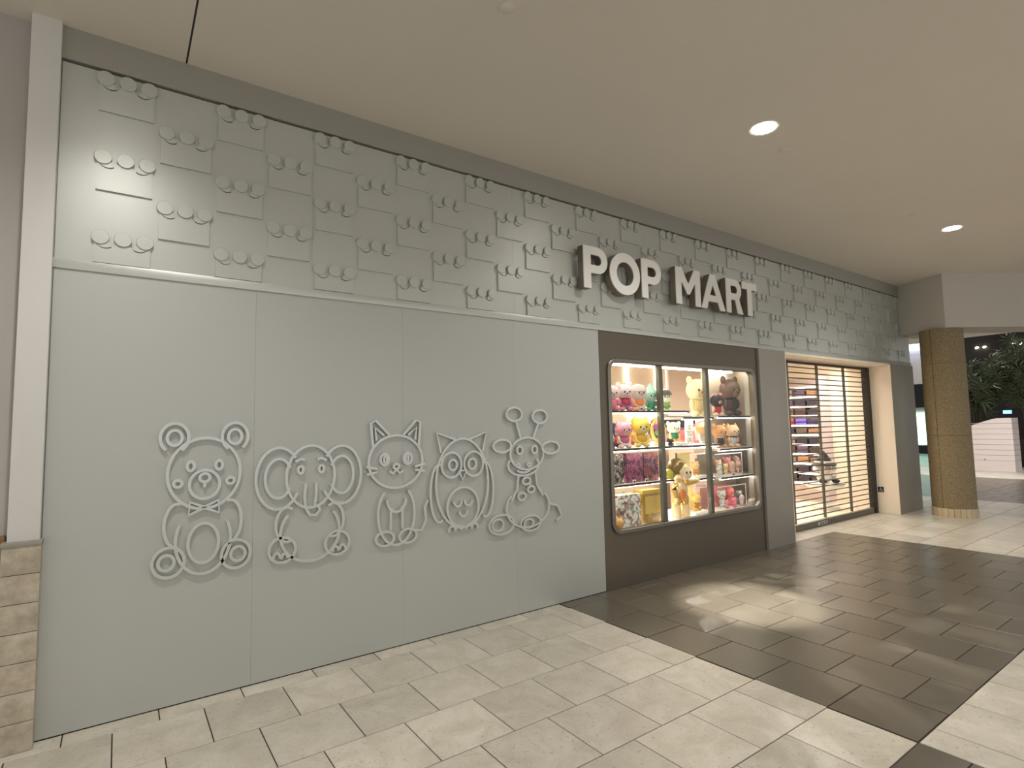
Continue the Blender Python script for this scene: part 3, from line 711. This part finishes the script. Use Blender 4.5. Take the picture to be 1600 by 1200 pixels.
# middle bay
toy('olive toy with dark hood just right of the left mullion', 1040, .3, Z1, .25, ((206, 210, 160), (226, 226, 196), (120, 160, 90), (232, 232, 206)), ears='none', extras=(('cap', (84, 78, 62)), ('ring', (92, 128, 62))))
tag(box('display_riser', (atx(1043, .26), atx(1062, .26), .16, .38, 1.2565, 1.285), WHITE), 'low white riser under the green coated toy', 'riser')
toy('large cream plush bear on the upper shelf of middle bay', 1091, .33, 1.564, .48, ((236, 220, 166), (244, 232, 190), (226, 206, 146), (226, 196, 146)), W_=.26, ears='round')
toy('dark green coated toy with yellow trim in the middle bay', 1052, .27, 1.287, .24, ((236, 206, 120), (246, 244, 240), (20, 122, 84), (250, 232, 220)), ears='bob', extras=(('ring', (222, 172, 70)), ('scarf', (30, 140, 96))))
toy('black round toy at the front of the middle shelf', 1046, .125, Z2-.006, .085, ((20, 40, 36), (18, 22, 22), (20, 60, 50), (40, 60, 54)), W_=.08)
toy('grey-beige toy with brimmed cap by the right mullion', 1097, .28, 1.257, .27, ((210, 204, 190), (206, 166, 110), (196, 190, 178), (226, 216, 200)), ears='none', extras=(('cap', (222, 206, 178)),))
# card with printed letters
card = tag(empty('message_card', (atx(1076, .3), .3, 1.257)), 'white standing card printed with pale letters in the middle bay', 'card')
box('card_panel', (-.07, .07, 0, .006, 0, .235), WHITE, card)
def text_mesh(body, size, m, parent, loc, nm='printed_text'):
    cu = bpy.data.curves.new('t', 'FONT'); cu.body = body; cu.size = size; cu.align_x = 'CENTER'; cu.extrude = .0005; cu.offset = size*.015
    o = bpy.data.objects.new('t', cu); COL.objects.link(o); dg = bpy.context.evaluated_depsgraph_get(); me = bpy.data.meshes.new_from_object(o.evaluated_get(dg))
    bpy.data.objects.remove(o); me.transform(Matrix.Rotation(pi/2, 4, 'X')); me.materials.clear(); me.materials.append(m)
    return link(nm, me, parent, loc)
for s, zz in (('IS', .165), ('TO', .095), ('(A)', .025)): text_mesh(s, .075, plain((150, 148, 144)), card, (.01, -.002, zz))
# golden figure with outstretched arm
gold = tag(empty('golden_figurine', (atx(1058, .22), .22, Z0), -.2), 'tall golden figurine with domed hood and outstretched arm in middle bay', 'figurine')
GOLD = mat('gold_lacquer', (206, 170, 96), .28, .45); PALEG = mat('pale_gold', (230, 208, 160), .3, .25); OLIVE = mat('olive_gloss', (164, 160, 40), .2)
def gp(nm, cc, rr, m, rot=None):
    b = bmesh.new(); ell(b, cc, rr, 16, 10, rot); return finish(nm, b, m, gold, True)
for s in (-1, 1):
    b = bmesh.new(); lathe(b, [(.062, 0), (.066, .02), (.056, .12), (.05, .16)], 16, (s*.07, 0, 0)); finish('boot', b, PALEG, gold, True)
    gp('leg', (s*.06, 0, .21), (.058, .06, .1), GOLD)
gp('torso', (0, 0, .33), (.105, .085, .13), PALEG); gp('belly_patch', (-.02, -.07, .29), (.05, .03, .07), plain((214, 120, 60)))
gp('neck', (0, -.01, .455), (.05, .05, .04), PALEG)
hd = gp('head', (.01, -.02, .57), (.115, .11, .115), PALEG); gp('face', (.03, -.09, .55), (.075, .05, .075), plain((238, 214, 186)))
b = bmesh.new(); lathe(b, [(.125, .54), (.128, .62), (.1, .69), (.05, .725), (.014, .735), (.01, .775), (.02, .79), (.004, .80)], 20, (-.02, .02, 0)); finish('hood', b, mat('dark_gold', (112, 92, 44), .3, .4), gold, True)
for s in (-1, 1): gp('side_orb', (s*.135-.01, .02, .53), (.07, .07, .075), OLIVE)
for s in (-1, 1): gp('eye', (.03+s*.03, -.136, .56), (.012, .008, .018), plain((40, 34, 26)))
b = bmesh.new(); tube(b, [(.08, -.02, .42), (.15, -.03, .425), (.24, -.03, .435)], [.04, .036, .03], 10); finish('arm', b, GOLD, gold, True)
gp('hand', (.265, -.03, .44), (.032, .03, .034), PALEG)
b = bmesh.new(); tube(b, [(-.08, -.02, .42), (-.125, -.03, .34), (-.12, -.06, .25)], [.038, .034, .028], 10); finish('arm', b, GOLD, gold, True)
gp('hand', (-.12, -.065, .225), (.03, .03, .03), PALEG)
gold.scale = (.86, .86, .86)
# right bay
toy('large brown plush bear at back of the upper right shelf', 1142, .36, 1.572, .50, ((66, 46, 38), (104, 80, 66), (60, 42, 36), (150, 122, 96)), W_=.27, extras=(('scarf', (44, 34, 34)),))
toy('small dark-haired doll in red with pink bow on upper right shelf', 1121, .2, 1.572, .27, ((244, 220, 200), (44, 30, 28), (200, 20, 44), (236, 190, 156)), ears='none', extras=(('bow', (240, 150, 160)), ('scarf', (190, 20, 40))), name='bow_doll')
toy('tan plush bear in a black outfit on the middle right shelf', 1123, .27, 1.197, .29, ((196, 142, 90), (206, 152, 98), (28, 28, 34), (222, 176, 130)), extras=(('scarf', (240, 240, 240)),))
toy('sandy plush bear in a white outfit on the middle right shelf', 1143, .27, 1.197, .29, ((236, 196, 150), (240, 204, 160), (206, 212, 218), (246, 216, 184)), ears='cat', extras=(('scarf', (30, 34, 50)),))
def clear_case(label, px0, px1, y, z, H, back):
    x0, x1 = atx(px0, y), atx(px1, y); h = (x1-x0)/2; d = .24
    t = tag(empty('clear_case', ((x0+x1)/2, y+d/2, z)), label, 'display case', 'clear display cases')
    box('case_base', (-h, h, -d/2, d/2, 0, .018), WHITE, t); box('back_sheet', (-h, h, d/2-.004, d/2, .018, H), plain(back), t)
    box('front_pane', (-h, h, -d/2, -d/2+.003, .018, H), ACRYL, t); box('end_pane', (h-.003, h, -d/2+.003, d/2-.004, .018, H), ACRYL, t)
    box('lid', (-h, h, -d/2, d/2, H, H+.004), ACRYL, t); box('lit_edge', (-h, h, -d/2-.003, -d/2, H-.006, H+.006), WHITE, t)
    box('corner_post', (h-.004, h+.003, -d/2-.003, -d/2+.004, .018, H-.006), WHITE, t)
clear_case('clear case with yellow-green backing in the middle bay, upper one', 1082, 1102, .22, .877, .27, (206, 200, 140))
clear_case('clear case with pale yellow backing on the window floor, middle bay', 1080, 1104, .2, Z0, .29, (240, 230, 160))
clear_case('clear case of blush dolls on the low right shelf', 1114, 1156, .16, .872, .26, (170, 154, 134))
clear_case('clear case of pink dolls on the window floor, right bay', 1117, 1160, .12, Z0, .28, (226, 150, 150))
k = 0
for px, y, z, H, cc in ((1119, .33, .89, .17, (250, 214, 196)), (1132, .33, .89, .2, (240, 150, 150)), (1146, .33, .89, .2, (250, 206, 196)), (1121, .215, .89, .12, (214, 222, 222)), (1130, .215, .89, .13, (250, 220, 160)), (1140, .215, .89, .15, (250, 212, 190)), (1150, .215, .89, .15, (250, 208, 200)),
                        (1122, .29, .506, .2, (214, 228, 226)), (1135, .29, .506, .22, (246, 130, 130)), (1141, .175, .506, .12, (246, 120, 160)), (1148, .29, .506, .17, (226, 232, 232)), (1153, .175, .506, .13, (244, 214, 222)), (1129, .175, .506, .1, (250, 150, 180))):
    cs = ['blush', 'rose', 'pale pink', 'pale grey', 'butter yellow', 'peach', 'light rose', 'pale aqua', 'coral', 'hot pink', 'silver white', 'faint lilac', 'bubblegum pink'][k]
    toy('small %s doll inside the %s clear case' % (cs, 'low shelf' if k < 7 else 'window floor'), px, y, z, H, (cc, cc, tuple(min(255, v+6) for v in cc), (252, 228, 214)), ears=['round', 'bob', 'none'][k % 3], name='case_doll', W_=H*.52); k += 1
toy('yellow doll inside the upper middle case', 1083, .34, .897, .16, ((236, 190, 120), (250, 214, 150), (226, 160, 90), (250, 226, 200)), name='case_doll')
toy('amber doll inside the lower middle case', 1082, .32, .506, .2, ((226, 180, 80), (240, 200, 110), (200, 150, 60), (250, 226, 190)), name='case_doll')
for i, px in enumerate((1166, 1173)):
    toy('tiny white doll beside the pink case, '+['left one', 'right one by the frame'][i], px, .14, Z0, .1, ((240, 238, 234), (246, 244, 240), (232, 228, 226), (250, 236, 226)), name='case_doll')
for px, z, wh in ((1142, .872, 'blush dolls'), (1142, Z0, 'pink dolls')): price('price card before the clear case of '+wh, px, .135 if z > .8 else .095, z)

# ================================================================== SHOP INTERIOR
part_w = struct(box('wall_partition', (6.4, 9.3, 2.6, 2.7, 0, 2.75), BEIGE))
for x0, x1 in ((6.75, 7.55), (7.75, 9.1)):
    fr = shape2d([[(x0, 1.62), (x1, 1.62), (x1, 2.62), (x0, 2.62)], [(x0+.05, 1.67), (x1-.05, 1.67), (x1-.05, 2.57), (x0+.05, 2.57)]], .03)
    fr.materials.clear(); fr.materials.append(LED if x0 < 7 else WHITE); link('panel_frame', fr, part_w, (0, 2.57, 0))
band = tag(empty('shelf_header', (8.3, 2.5, 1.42)), 'dark header strip with glowing white discs inside the shop', 'sign')
box('strip', (-.9, .8, 0, .06, 0, .17), BLACK, band)
GLOW = mat('white_glow', (240, 232, 255), .5, emit=4)
for i, (x0, x1) in enumerate(((-.2, .02), (.1, .3), (.34, .5))): box('lit_panel', (x0, x1, -.008, 0, .03, .14), GLOW, band, .003)
tb = tag(empty('display_table', (8.2, 2.1, 0)), 'pink display table with drawers inside the shop', 'table')
box('table_top', (-.8, .8, -.3, .3, 1.16, 1.22), plain((236, 140, 140)), tb); box('table_body', (-.75, .75, -.25, .25, 0, 1.16), plain((240, 214, 200)), tb)
for i in range(3): box('shelf_board', (-.74, .74, -.28, -.25, .3+.3*i, .33+.3*i), plain((120, 96, 84)), tb)
for i in range(8):
    cs = [(230, 120, 130), (246, 226, 214), (176, 96, 110), (240, 180, 160)][i % 4]
    o = box('gift_box', (-.07, .07, -.08, .08, 0, .16+.05*(i % 3)), plain(cs), None, .004); o.location = (7.55+.18*i, 2.05, 1.22)
    box('ribbon', (-.012, .012, -.083, .083, -.001, .163+.05*(i % 3)), WHITE, o)
    tag(o, ['rose', 'ivory', 'plum', 'peach'][i % 4]+' gift box on the pink table, '+['first', 'second', 'third', 'fourth', 'fifth', 'sixth', 'seventh', 'eighth'][i]+' from the left', 'box', 'gift boxes on the pink table')
# side-wall shelving seen through the grille
su = tag(empty('wall_shelving', (10.5, 2.1, 0)), 'tall shelving with rows of small boxes, seen through the grille', 'shelving')
box('end_panel', (-.22, .2, -.86, -.83, 0, 2.3), plain((222, 208, 216)), su); box('back_board', (.16, .2, -.83, 1.4, 0, 2.3), plain((206, 190, 186)), su)
for i in range(11):
    z = .35+.175*i
    box('board', (-.2, .16, -.83, 1.4, z, z+.022), WHITE, su); box('strip_lamp', (-.19, -.17, -.83, 1.4, z-.008, z), LED, su)
box('upright', (-.21, -.18, 0.15, .18, 0, 2.3), WHITE, su)
ORD = ['first', 'second', 'third', 'fourth', 'fifth', 'sixth', 'seventh', 'eighth', 'ninth', 'tenth']
PAL = [(70, 52, 50), (92, 78, 72), (120, 104, 98), (54, 46, 60), (150, 110, 80), (84, 66, 92)]
kk = 0
for i in range(10):
    for j in range(9):
        y0 = -.80+.23*j
        hgt = random.uniform(.09, .13); cs = (random.choice([(150, 60, 66), (84, 60, 150), (110, 90, 190), (60, 50, 90)]) if i == 6 else random.choice(PAL))
        o = box('stock_box', (10.35, 10.52, 2.1+y0, 2.1+y0+.19, .373+.175*i, .373+.175*i+hgt), plain(cs))
        tag(o, 'small stock box on side shelving, %s shelf up, %s from the doorway' % (ORD[i], ORD[j]), 'box', 'stock boxes on the side shelving')
PYY = 1.0; PXX = atx(1283, PYY)
# hatted figurine on a round plinth behind the grille
pl = tag(empty('round_plinth', (PXX, PYY, 0)), 'white round plinth behind the grille', 'plinth')
b = bmesh.new(); lathe(b, [(.2, 0), (.2, .05), (.05, .08), (.05, .30), (.26, .36), (.30, .40), (.30, .44)], 28); finish('stand', b, WHITE, pl, True)
b = bmesh.new(); lathe(b, [(.302, .425), (.306, .43), (.302, .435)], 28); finish('rim_line', b, DARKMETAL, pl, True)
hf = hatf = tag(empty('hatted_figurine', (PXX, PYY, .44), -.6), 'white curly-haired figurine in a black pointed hat behind the grille', 'figurine')
def hp(nm, cc, rr, m):
    b = bmesh.new(); ell(b, cc, rr, 14, 9); return finish(nm, b, m, hf, True)
hp('body', (0, 0, .12), (.17, .15, .12), WHITE); hp('head', (0, -.02, .33), (.16, .15, .14), WHITE); hp('face', (0, -.12, .31), (.1, .06, .09), plain((244, 214, 200)))
for s in (-1, 1):
    hp('hair_curl', (s*.19, -.02, .33), (.08, .08, .085), WHITE); hp('shoe', (s*.15, -.18, .05), (.075, .1, .05), BLACK); hp('arm', (s*.17, -.07, .16), (.05, .07, .07), WHITE); hp('eye', (s*.04, -.178, .32), (.013, .008, .02), BLACK)
b = bmesh.new(); lathe(b, [(.26, .40), (.27, .42), (.2, .45), (.15, .53), (.09, .63), (.02, .72)], 20); finish('hat', b, BLACK, hf, True)
b = bmesh.new(); lathe(b, [(.196, .452), (.19, .48), (.175, .49)], 20); finish('hat_band', b, plain((206, 190, 196)), hf, True)
hatf.scale = (.74, .74, .74)
# added spotlights, put in to throw light streaks on the concourse floor
for i in range(4):
    sx = 4.85+.55*i; tx, ty = 6.94-.455*sx, -1.0
    ts = tag(empty('added_spotlight', (sx, 2.25, 2.75)), 'added white spotlight on the shop ceiling aimed out of the window, %s from left' % ['first', 'second', 'third', 'fourth', 'fifth', 'sixth', 'seventh'][i], 'spotlight', 'added spotlights')
    b = bmesh.new(); lathe(b, [(.045, -.2), (.045, -.06), (.012, -.05), (.012, 0)], 16); finish('lamp_head', b, WHITE, ts, True)
    s_ = spot('beam', (0, -.06, -.22), 520, .6, .5, .03, None); s_.parent = ts
    s_.rotation_euler = (Vector((tx, ty, 0))-Vector((sx, 2.19, 2.53))).to_track_quat('-Z', 'Y').to_euler()

# ================================================================== FAR CONCOURSE
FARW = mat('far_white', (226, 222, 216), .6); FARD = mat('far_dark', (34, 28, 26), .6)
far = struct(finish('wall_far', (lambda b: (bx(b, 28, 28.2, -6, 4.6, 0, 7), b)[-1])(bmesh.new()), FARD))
st = struct(box('wall_far_shop', (28, 28.2, 4.6, 12, 0, 7), FARW))
box('sign_band', (27.9, 28, 4.6, 8, 1.95, 2.95), BLACK, st); box('lit_shopfront', (27.93, 28, 4.8, 7, .36, 1.72), mat('aqua_lit_glass', (186, 240, 222), .4, emit=1.6), st)
box('plinth_band', (27.9, 28, 4.6, 8, 0, .34), BLACK, st)
box('light_cove', (27.7, 28, 4.6, 9, 4.42, 4.75), mat('cool_light', (214, 222, 255), .5, emit=2.2), st)
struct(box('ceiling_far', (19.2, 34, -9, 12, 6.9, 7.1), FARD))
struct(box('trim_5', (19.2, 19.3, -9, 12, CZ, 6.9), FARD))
kiosk = tag(empty('white_kiosk', (19.7, 1.2, 0)), 'white slatted kiosk with sloping curved top beyond the column', 'kiosk')
yl, yr = .52, -.48
def top_z(t): return 1.2+.36*t**.85
NS = 9
for i in range(NS):
    z0 = .02 if i == 0 else .30+.145*(i-1); z1 = .30+.145*i
    poly = []
    n = 10
    for k2 in range(n+1):
        t = k2/n; y = yl+(yr-yl)*t; poly.append((y, min(z1-.006, max(top_z(t), z0+.001))))
    if max(p[1] for p in poly) <= z0+.01: continue
    poly = [(yl, z0)]+poly+[(yr, z0)]
    b = bmesh.new(); A = [b.verts.new((-.1, y, z)) for y, z in poly]; B = [b.verts.new((.5, y, z)) for y, z in poly]
    b.faces.new(A); b.faces.new(B[::-1])
    for q in range(len(poly)): b.faces.new((A[q], A[(q+1) % len(poly)], B[(q+1) % len(poly)], B[q]))
    finish('slat', b, mat('kiosk_white', (240, 228, 226), .5), kiosk)
box('base', (-.14, .54, yr-.02, yl+.02, 0, .02), FARW, kiosk)
box('screen', (-.1, .0, yr+.0, yr+.16, 1.57, 1.66), mat('blue_screen', (120, 180, 250), .4, emit=2), kiosk)
box('badge', (-.106, -.1, .13, .17, .3, .34), plain((170, 166, 160)), kiosk)
bowl = tag(empty('round_planter', (22.2, 1.5, 0)), 'dark round planter behind the white kiosk', 'planter')
b = bmesh.new(); lathe(b, [(.75, 0), (.95, .5), (.98, .8), (.9, .8), (.85, .7)], 24); finish('tub', b, FARD, bowl, True)
b = bmesh.new(); lathe(b, [(.86, .68), (.86, .72)], 24); finish('soil', b, plain((50, 40, 30)), bowl)
LEAF = mat('palm_leaf', (70, 82, 52), .45, rand=.35)
bm = bmesh.new()
for k in range(9):
    a = math.radians(-105+210*k/8); L = .42*(1-.25*abs(k-4)/4); d = Vector((math.sin(a), 0, math.cos(a))); sd = Vector((d.z, 0, -d.x))*.022
    p = [Vector((0, 0, 0)), d*L*.5+sd+Vector((0, -.02, 0)), d*L+Vector((0, .06, -.08)), d*L*.5-sd+Vector((0, -.02, 0))]
    bm.faces.new([bm.verts.new(q) for q in p])
leaf_me = bpy.data.meshes.new('leaf'); bm.to_mesh(leaf_me); bm.free(); leaf_me.materials.append(LEAF)
STEM = mat('palm_stem', (72, 64, 40), .7)
for n_, (py, pxx, hh, lab) in enumerate(((2.15, 22.2, 4.3, 'dark fan-leaved palm nearest the column'), (.85, 22.2, 4.4, 'dark fan-leaved palm at the right edge of picture'))):
    pm = tag(empty('fan_palm', (pxx, py, .72)), lab, 'palm', 'palms in the planter')
    for s in range(9):
        ang = random.uniform(0, 2*pi); spread = random.uniform(.1, .5); H2 = hh*random.uniform(.4, .85)
        pts = [(.1*math.cos(ang), .1*math.sin(ang), 0), (spread*.5*math.cos(ang), spread*.5*math.sin(ang), H2*.5), (spread*math.cos(ang), spread*math.sin(ang), H2-.5)]
        b = bmesh.new(); tube(b, pts, [.03, .024, .014], 6); finish('stem', b, STEM, pm, True)
        for l in range(14):
            q = Vector(pts[1]).lerp(Vector(pts[2]), random.random()**.6)
            q = q+Vector((random.uniform(-.3, .3), random.uniform(-.4, .4), random.uniform(-.1, .3)))
            link('leaf', leaf_me, pm, q, (random.uniform(-.7, .7), random.uniform(-1.6, 1.6), random.uniform(-2.2, -1.0)), [random.uniform(.8, 1.3)]*3)
for i, y in enumerate((3.26, 3.02, 2.14, 1.93, 1.73)):
    b = bmesh.new(); ell(b, (0, 0, 0), (.05, .05, .035), 10, 6); ell(b, (.06, 0, .02), (.04, .06, .03), 8, 5)
    o = finish('string_lamp', b, mat('far_lamp', (255, 244, 220), .5, emit=8), None, True, (27.9, y+.2, 4.25))
    tag(o, 'small round lamp glowing behind the palms, '+['first', 'second', 'third', 'fourth', 'fifth'][i]+' from the column', 'lamp', 'small lamps behind the palms')
tag(box('wall_sign', (27.9, 28, 1.0, 2.05, 2.4, 3.0), mat('amber_sign', (206, 160, 40), .5, emit=.6)), 'amber sign panel on the far dark wall at right edge', 'sign')
ct = tag(empty('service_counter', (25, .9, 0)), 'far counter with a bright canopy edge at the right of picture', 'counter')
box('canopy', (-.1, .6, -1.2, .62, 2.2, 2.32), mat('lit_edge', (255, 246, 214), .5, emit=3), ct); box('hood', (0, .6, -1.2, .6, 1.65, 2.2), plain((196, 184, 168)), ct)
box('counter_body', (0, .8, -1.2, .6, 0, 1.2), BLACK, ct); box('counter_top', (-.05, .85, -1.2, .62, 1.2, 1.24), plain((120, 120, 116)), ct)
box('back_post', (.5, .6, .5, .6, 1.24, 1.65), BLACK, ct); box('back_post', (.5, .6, -1.1, -1.0, 1.24, 1.65), BLACK, ct)
def far_lamp(x, y, z, p, where):
    t = tag(empty('far_ceiling_lamp', (x, y, z)), 'ceiling lamp over the far concourse, '+where, 'lamp', 'far concourse lamps')
    b = bmesh.new(); lathe(b, [(.12, 0), (.12, -.02)], 20); finish('lens', b, LAMP, t)
    s = spot('light', (0, 0, -.04), p, 2.6, .9, .1, col=(1, .95, .9)); s.parent = t
far_lamp(15.5, 3.5, CZ, 160, 'left of the column'); far_lamp(13, 1.2, CZ, 90, 'just past the shop end'); far_lamp(17.3, .6, CZ, 420, 'before the white kiosk'); far_lamp(20.6, 1.4, 6.9, 350, 'added high to brighten the palms'); far_lamp(24.5, 4.5, 6.9, 500, 'high over the planter')  # the high lamp before the planter is added to brighten the palms
